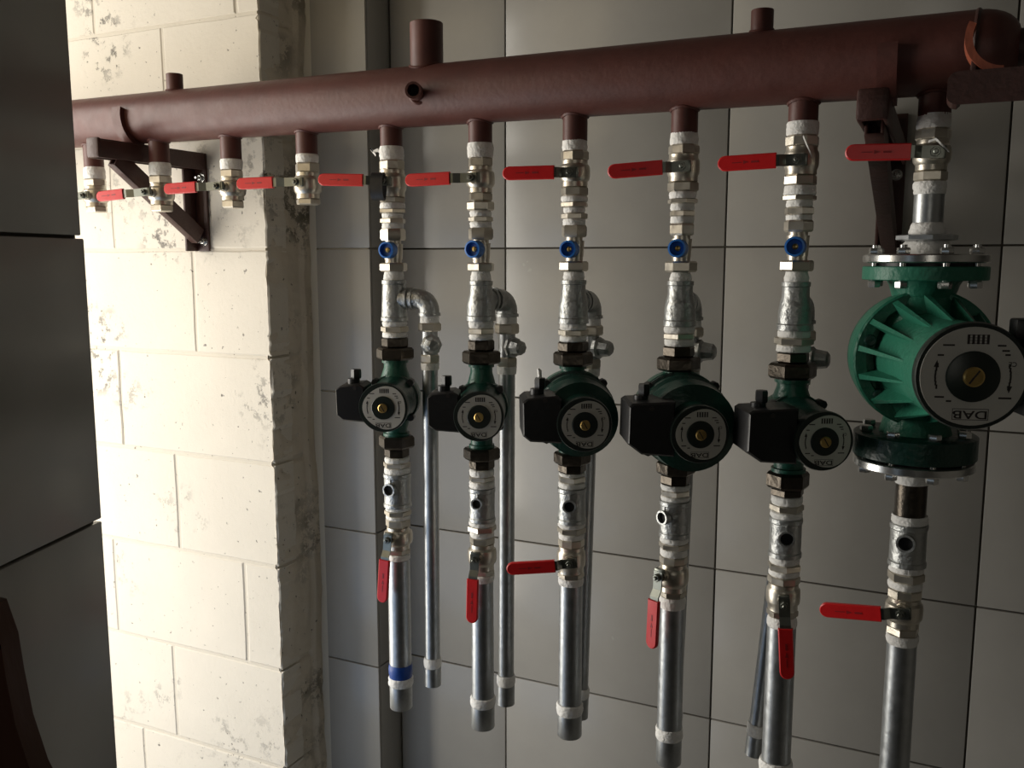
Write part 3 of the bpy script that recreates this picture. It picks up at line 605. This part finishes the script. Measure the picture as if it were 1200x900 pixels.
# ------------------------------------------------------------------ pumps
def text_mesh(body, size):
    cu = bpy.data.curves.new('txt', 'FONT'); cu.body = body; cu.size = size; cu.align_x = 'CENTER'; cu.align_y = 'CENTER'; cu.offset = size*.015
    o = bpy.data.objects.new('txt', cu); COL.objects.link(o); dg = bpy.context.evaluated_depsgraph_get(); dg.update()
    me = o.evaluated_get(dg).to_mesh(); vs = [tuple(v.co) for v in me.vertices]; fs = [tuple(p.vertices) for p in me.polygons]
    bpy.data.objects.remove(o); return vs, fs
def put_text(mb, body, size, x, z, y, rot=PI, sx=1):
    vs, fs = text_mesh(body, size); c, s_ = math.cos(rot), math.sin(rot)
    n = len(vs); P = [(x+(vx*sx*c-vy*s_), y, z+(vx*sx*s_+vy*c)) for vx, vy, _ in vs]
    mb.add(P, [f[::-1] for f in fs])
def face_plate(t, m, L, Rc, big=False, lab=None):
    rim = obj('front_rim', MB(m).lathe([(-L+.016, Rc*1.0), (-L+.016, Rc*1.06), (-L+.004, Rc*1.09), (-L+.0005, Rc*1.06), (-L+.0005, Rc*.98)], 'Y', 48), 'rim', t)
    n = 56; inner = .5*Rc; pts_o = []; pts_i = []
    for j in range(n):
        a = 2*PI*j/n; ro = Rc*.985 if big else Rc*(.93+.06*math.cos(a)-.035*math.cos(3*a))
        pts_o.append((ro*math.cos(a), ro*math.sin(a))); pts_i.append((inner*math.cos(a), inner*math.sin(a)))
    mb = MB(m); y0, y1 = -L+.0006, -L-.0006
    vs = [(x, y1, z) for x, z in pts_o]+[(x, y1, z) for x, z in pts_i]+[(x, y0, z) for x, z in pts_o]
    fs = [(j, (j+1) % n, (j+1) % n+n, j+n) for j in range(n)]+[(j, j+2*n, (j+1) % n+2*n, (j+1) % n) for j in range(n)]
    mb.add(vs, fs); lb = obj('label_plate', mb, 'label', t, label=lab)
    ink = MB(m); yi = -L-.0008; q = Rc
    put_text(ink, 'DAB', q*.23, 0, -q*.76, yi, PI, 1.45)
    bw, bh = q*.34, q*.115; th = q*.012
    for x0, x1, z0, z1 in ((-bw, bw, bh-th, bh), (-bw, bw, -bh, -bh+th), (-bw, -bw+th, -bh, bh), (bw-th, bw, -bh, bh)):
        ink.add([(x0, yi, z0-q*.76), (x1, yi, z0-q*.76), (x1, yi, z1-q*.76), (x0, yi, z1-q*.76)], [(0, 1, 2, 3)])
    def dash(x, z, l, hgt, ang=0):
        c_, s_ = math.cos(ang), math.sin(ang)
        ink.add([(x+dx*c_-dz*s_, yi, z+dx*s_+dz*c_) for dx, dz in ((-l/2, -hgt/2), (l/2, -hgt/2), (l/2, hgt/2), (-l/2, hgt/2))], [(0, 1, 2, 3)])
    put_text(ink, 'CE', q*.13, q*.72, q*.26, yi, PI)
    for k in range(5): dash(-q*.12+k*q*.09, q*.74, q*.05, q*.19)       # rating table, too fine to read
    for k in range(4): dash(q*.06, q*.66+k*q*.055, q*.38, q*.010)
    for sx_ in (-1, 1):                                                # turning arrows
        for k in range(7):
            a = R(-18+36*k/6); rr_ = q*.70; dash(sx_*rr_*math.cos(a), rr_*math.sin(a), q*.035, q*.09)
        zt_ = q*.25*(-sx_); ink.add([(sx_*q*.64, yi, -zt_*-.72), (sx_*q*.74, yi, -zt_*-.72), (sx_*q*.68, yi, zt_*1.3)], [(0, 1, 2)])
    for x, z, l in ((-.48, .62, .22), (-.62, .42, .12), (-.60, -.42, .18), (-.42, -.5, .1), (.62, -.42, .24), (.5, .62, .16), (.58, .52, .14), (.62, .44, .1)): dash(x*q, z*q, l*q, q*.035)
    obj('printed_marks', ink, 'ink', lb, label='dark print on the silver label, upside down')
    obj('centre_disc', MB(m).lathe([(-L+.001, Rc*.51), (-L-.002, Rc*.51), (-L-.0028, Rc*.48)], 'Y', 36), 'rim', t)
    sc = obj('vent_screw', MB(m).lathe([(-L-.001, Rc*.2), (-L-.0055, Rc*.2), (-L-.0065, Rc*.17)], 'Y', 24), 'brass', t)
    sm = m @ Matrix.Rotation(R(-55 if big else 60), 4, 'Y')
    obj('screw_slot', MB(sm).box(-Rc*.16, Rc*.16, -L-.0068, -L-.006, -Rc*.018, Rc*.018), 'ink', sc)
PU = {  # union tops/bottoms (rows), widths, cap centre px, cap px radius, body radius m, motor length m, box left reach m, box height m
 1: dict(u=((395, 407, 30), (407, 421, 43)), l=((510, 524, 41), (524, 535, 28)), cap=(449, 480), rc=28, R=.042, Lm=.108, bx=.076, bh=.062, neck=31),
 2: dict(u=((398, 411, 30), (411, 426, 44)), l=((524, 538, 42), (538, 549, 29)), cap=(561, 488), rc=28.5, R=.042, Lm=.104, bx=.076, bh=.063, neck=30),
 3: dict(u=((400, 412, 35), (412, 428, 45)), l=((529, 543, 42), (543, 553, 32)), cap=(685, 501), rc=31, R=.060, Lm=.135, bx=.083, bh=.068, neck=32),
 4: dict(u=((405, 418, 36), (418, 434, 49)), l=((540, 555, 44), (555, 567, 34)), cap=(821, 511), rc=33, R=.066, Lm=.138, bx=.090, bh=.068, neck=36),
 5: dict(u=((412, 425, 37), (425, 443, 54)), l=((552, 571, 48), (571, 580, 38)), cap=(966, 514), rc=34, R=.045, Lm=.112, bx=.092, bh=.066, neck=40)}
plab = {1: 'leftmost of six pumps, small green circulator with dull grey face and black box',
        2: 'second pump from the left, small dark green circulator with grey-faced cap',
        3: 'third pump from the left, dark green round-bodied circulator in shade',
        4: 'fourth pump from the left, widest round dark green circulator with pale face',
        5: 'fifth pump from the left, dark green circulator with bright white face turned right'}
for c, p in PU.items():
    L = lines[c]; (a0, a1, aw), (b0, b1, bw) = p['u']; (c0, c1, cw), (d0, d1, dw) = p['l']
    zT, zB = L.z(b1), L.z(c0); zm = (zT+zB)/2; hh = (zT-zB)/2; Rb = p['R']; Lm = p['Lm']
    t = thing('circulation_pump', plab[c], 'pump', (L.X, L.Y, zB), 'green circulation pumps')
    a = azimuth(L.X, L.Y, zm, Lm, p['cap'][0], -30, 60); f = Vector((math.sin(a), -math.cos(a), 0)); m = frame((L.X, L.Y, zm), a)
    Rc = p['rc']*mpp(*(Vector((L.X, L.Y, zm))+f*Lm))*.97
    cap_y = proj(Vector((L.X, L.Y, zm))+f*Lm)
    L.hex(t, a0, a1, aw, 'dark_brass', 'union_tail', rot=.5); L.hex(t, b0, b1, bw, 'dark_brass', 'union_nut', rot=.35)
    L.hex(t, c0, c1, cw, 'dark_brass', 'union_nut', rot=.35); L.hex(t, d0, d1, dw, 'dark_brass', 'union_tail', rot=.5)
    rn = L.r(b1, p['neck'])
    mb = MB(m); mb.lathe([(.034, Rb*.45), (.034, Rb*.72), (.024, Rb*.92), (.006, Rb), (-.012, Rb), (-.0135, Rb*.93)], 'Y', 40)
    for sgn in (1, -1):
        mb.lathe([(sgn*hh, rn), (sgn*(hh-.005), rn), (sgn*(hh-.0055), rn*.86), (sgn*(hh-.4*(hh-Rb*.8)), rn*.86), (sgn*Rb*.75, rn*1.15), (sgn*Rb*.5, rn*1.2)])
    obj('casing', mb, 'green', t)
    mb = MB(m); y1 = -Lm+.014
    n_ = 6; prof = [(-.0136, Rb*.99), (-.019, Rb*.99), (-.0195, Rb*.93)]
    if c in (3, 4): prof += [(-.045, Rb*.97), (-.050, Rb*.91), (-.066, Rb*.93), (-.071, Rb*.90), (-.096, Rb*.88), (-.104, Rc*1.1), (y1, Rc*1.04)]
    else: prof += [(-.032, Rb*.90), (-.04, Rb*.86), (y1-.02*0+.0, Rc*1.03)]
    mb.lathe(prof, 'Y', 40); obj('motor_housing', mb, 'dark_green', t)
    for k in range(4):
        an = R(45+90*k); obj('flange_bolt', MB(m).hexn(-.012, -.030, .0065, 'Y', (Rb*.98*math.cos(an), 0, Rb*.98*math.sin(an)), n=8), 'black', t)
    face_plate(t, m, Lm, Rc, lab='silver ring label on the pump face')
    # terminal box on the left of the motor
    bxx = p['bx']; bh = p['bh']; cz = .006; yb0, yb1 = -Lm*.38, -Lm*.93
    xr = -Rc*.86; xl = -bxx
    out = [(xr, cz-bh*.5), (xl+.010, cz-bh*.46), (xl, cz-bh*.34), (xl-.001, cz+bh*.34), (xl+.006, cz+bh*.42), (xr-.008, cz+bh*.47), (xr, cz+bh*.4)]
    if c in (4, 5): out = [(xr, cz-bh*.55), (xl+.018, cz-bh*.5), (xl, cz-bh*.3), (xl+.001, cz+bh*.42), (xl+.006, cz+bh*.47), (xr, cz+bh*.5)]
    ctr = (sum(q[0] for q in out)/len(out), sum(q[1] for q in out)/len(out)); inn = [(ctr[0]+(x-ctr[0])*.93, ctr[1]+(z-ctr[1])*.93) for x, z in out]
    mb = MB(m); mb.loft([[(x, yb0, z) for x, z in inn], [(x, yb0-.003, z) for x, z in out], [(x, yb1+.003, z) for x, z in out], [(x, yb1, z) for x, z in inn]])
    bo = obj('terminal_box', mb, 'black', t)
    mb = MB(m); gx = xl+.026; gy = (yb0+yb1)/2
    mb.lathe([(cz+bh*.42, .0095), (cz+bh*.42+.009, .0095)], org=(gx-.004, gy, 0)); mb.hexn(cz+bh*.42+.009, cz+bh*.42+.024, .0082, org=(gx, gy, 0), rot=.3)
    obj('cable_gland', mb, 'black', bo)
    if c == 3: obj('cable_stub', MB(m).tube([(gx, gy, cz+bh*.42+.022), (gx-.001, gy, cz+bh*.42+.034), (gx-.003, gy, cz+bh*.42+.037)], [.0028, .0032, .0015], 12), 'tape', bo)
    obj('box_screw', MB(m).lathe([(yb1+.001, .003), (yb1-.001, .003)], 'Y', 12, (xl+.03, 0, cz+bh*.38)), 'ink', bo)

# big finned pump
L = lines[6]; c = 6
t = thing('circulation_pump', 'big bright green finned pump at the right with large silver face reading upside down', 'pump', L.loc(548), 'green circulation pumps')
zf1, zf2 = L.z(312), L.z(328); zl1, zl2 = L.z(506), L.z(533)
zm = L.z(418); Lm = .195; a = azimuth(L.X, L.Y, zm, Lm, 1140, -30, 60); f = Vector((math.sin(a), -math.cos(a), 0)); m = frame((L.X, L.Y, zm), a)
zoff = zat(L.X+f.x*Lm, L.Y+f.y*Lm, 440)-zm; print('big pump face offset', zoff, math.degrees(a))
Rc = 61*mpp(*(Vector((L.X, L.Y, zm))+f*Lm))*.97
rfl = L.r(320, 137); rfl2 = L.r(520, 135)
org = L.org()
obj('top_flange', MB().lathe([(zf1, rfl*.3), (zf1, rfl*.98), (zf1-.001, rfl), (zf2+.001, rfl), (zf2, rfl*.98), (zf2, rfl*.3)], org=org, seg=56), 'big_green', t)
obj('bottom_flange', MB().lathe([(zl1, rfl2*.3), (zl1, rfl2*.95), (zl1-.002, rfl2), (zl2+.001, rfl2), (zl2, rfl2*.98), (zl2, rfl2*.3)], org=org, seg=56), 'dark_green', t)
zo = zm
mb = MB(); mb.lathe([(zf2+.002, rfl*.62), (zf2-.006, rfl*.56), (zf2-.02, rfl*.5), (zo+.05, rfl*.62), (zo+.02, rfl*.8), (zo-.02, rfl*.8), (zo-.05, rfl*.7), (zl1+.02, rfl*.52), (zl1-.002, rfl*.6)], org=org, seg=36)
RR = .082
MBm = MB(m); MBm.lathe([(.05, RR*.5), (.048, RR*.8), (.03, RR*.97), (.0, RR), (-.006, RR), (-.007, RR*.9)], 'Y', 56)
casing = MB(); casing.v = mb.v+MBm.v; casing.f = mb.f+[tuple(i+len(mb.v) for i in q) for q in MBm.f]
obj('casing', casing, 'big_green', t)
obj('casing_ring', MB(m).lathe([(-.007, RR*.88), (-.007, RR*1.02), (-.026, RR*1.02), (-.028, RR*.99), (-.028, RR*.84), (-.012, RR*.8)], 'Y', 64), 'big_green', t)
Rh = Rc*1.04
obj('motor_housing', MB(m).lathe([(-.0125, Rh*1.06), (-.03, Rh*1.06), (-.1, Rh*.99), (-Lm+.016, Rh*1.01)], 'Y', 56), 'big_green', t)
for k in range(14):
    an = 2*PI*(k+.35)/14; mk = m @ Matrix.Rotation(an, 4, 'Y')
    obj('cooling_fin', MB(mk).add([(Rh*.9, -.024, -.002), (RR*.98, -.024, -.0035), (Rh*1.0, -.135, -.0012), (Rh*.9, -.125, -.0012),
                                  (Rh*.9, -.024, .002), (RR*.98, -.024, .0035), (Rh*1.0, -.135, .0012), (Rh*.9, -.125, .0012)],
                                 [(0, 1, 2, 3), (7, 6, 5, 4), (0, 4, 5, 1), (1, 5, 6, 2), (2, 6, 7, 3), (3, 7, 4, 0)]), 'big_green', t)
for k in range(6):
    an = 2*PI*(k+.5)/6+.2; obj('ring_bolt', MB(m).lathe([(-.018, .0075), (-.03, .0075), (-.031, .006)], 'Y', 16, (RR*.84*math.cos(an), 0, RR*.84*math.sin(an))), 'dark_green', t)
face_plate(t, m, Lm, Rc, big=True, lab='large round silver face label')
mb = MB(m).box(Rc*1.12, Rc*1.12+.07, -Lm*.9, -Lm*.45, -.045, .038, .006).box(.047, .08, -Lm*.88, -Lm*.76, .037, .058, .003); bo = obj('terminal_box', mb, 'black', t)
# steel counter flanges with bolts
def steel_flange(name, lab, y0, y1, wd, hubs, bolts, ytop_nut, ybot_nut, far_y):
    z0, z1 = L.z(y0), L.z(y1); r = L.r(y0, wd)
    q = thing('pipe_flange', lab, 'flange', (L.X, L.Y, min(z0, z1)), 'steel pump flanges')
    obj('flange_disc', MB().lathe([(z0, r*.3), (z0, r*.975), (z0-.0015, r), (z1+.0015, r), (z1, r*.975), (z1, r*.3)], org=org, seg=64), 'bolt', q)
    for k in range(8):
        an = R(22.5+45*k); bxp, byp = L.X+r*.84*math.cos(an), L.Y+r*.84*math.sin(an)
        mb = MB().hexn(z0, z0+.0075, .0078, org=(bxp, byp, 0), rot=k).lathe([(z0+.007, .0042), (z0+.011, .0042)], org=(bxp, byp, 0), seg=12)
        mb.hexn(far_y-.009, far_y-.0005, .0078, org=(bxp, byp, 0), rot=k*.7)
        mb.lathe([(far_y-.002, .0042), (z0+.001, .0042)], org=(bxp, byp, 0), seg=12)
        obj('flange_bolt', mb, 'bolt', q)
    return q
q = steel_flange('a', 'round bolted steel flange on top of the big finned pump', 298, 308, 138, None, None, 0, 0, zf2)
obj('gasket', MB().lathe([(L.z(308), rfl*.8), (zf1, rfl*.8)], org=org, seg=40), 'black', q)
L.tape(q, 282, 298, 50, 56); L.hex(q, 275, 282, 66, 'galv', 'flange_nut', n=8, rot=.2)
q2t = thing('pipe_nipple', 'short galvanised nipple with white tape above the big finned pump', 'fitting', L.loc(275), 'taped nipples on the big pump')
L.tape(q2t, 213, 228, 37, 35); L.cyl(q2t, 228, 261, 33, 'galv', 'nipple_body'); L.tape(q2t, 261, 275, 36, 42)
q = steel_flange('b', 'round bolted steel flange under the big finned pump', 536, 546, 133, None, None, 0, 0, 0)
for o in [o for o in bpy.data.objects if o.parent == q and o.name.startswith('flange_bolt')]: bpy.data.objects.remove(o)
z1 = L.z(546); r = L.r(540, 133)
for k in range(8):
    an = R(22.5+45*k); bxp, byp = L.X+r*.84*math.cos(an), L.Y+r*.84*math.sin(an)
    obj('flange_bolt', MB().hexn(z1-.008, z1+.0005, .0078, org=(bxp, byp, 0), rot=k).hexn(zl1, zl1+.008, .0078, org=(bxp, byp, 0), rot=k).lathe([(z1, .0042), (zl1, .0042)], org=(bxp, byp, 0), seg=12), 'bolt', q)
obj('gasket', MB().lathe([(zl2, rfl*.8), (L.z(536), rfl*.8)], org=org, seg=40), 'black', q)
L.tape(q, 546, 554, 52, 44)
q2t = thing('pipe_nipple', 'short brass nipple between white tape rings under the big finned pump', 'fitting', L.loc(613), 'taped nipples on the big pump')
L.tape(q2t, 554, 566, 38); L.cyl(q2t, 566, 603, 35, 'dark_brass', 'nipple_body'); L.tape(q2t, 603, 613, 40)

# brown board leaning at the lower left
pts = [at(-60, 700, .42), at(-14, 712, .42), at(0, 752, .42), at(7, 795, .42), at(18, 850, .42), at(36, 905, .42), at(64, 960, .42), at(90, 1010, .42), at(-60, 1010, .42)]
mb = MB(); n = len(pts); mb.add([tuple(p) for p in pts]+[tuple(p+Vector((-.004, .018, 0))) for p in pts], [tuple(range(n)), tuple(range(2*n-1, n-1, -1))]+[(i, i+n, (i+1) % n+n, (i+1) % n) for i in range(n)])
o = obj('brown_board', mb, 'wood'); o['label'] = 'dark brown curved board edge in the lower left corner'; o['category'] = 'board'
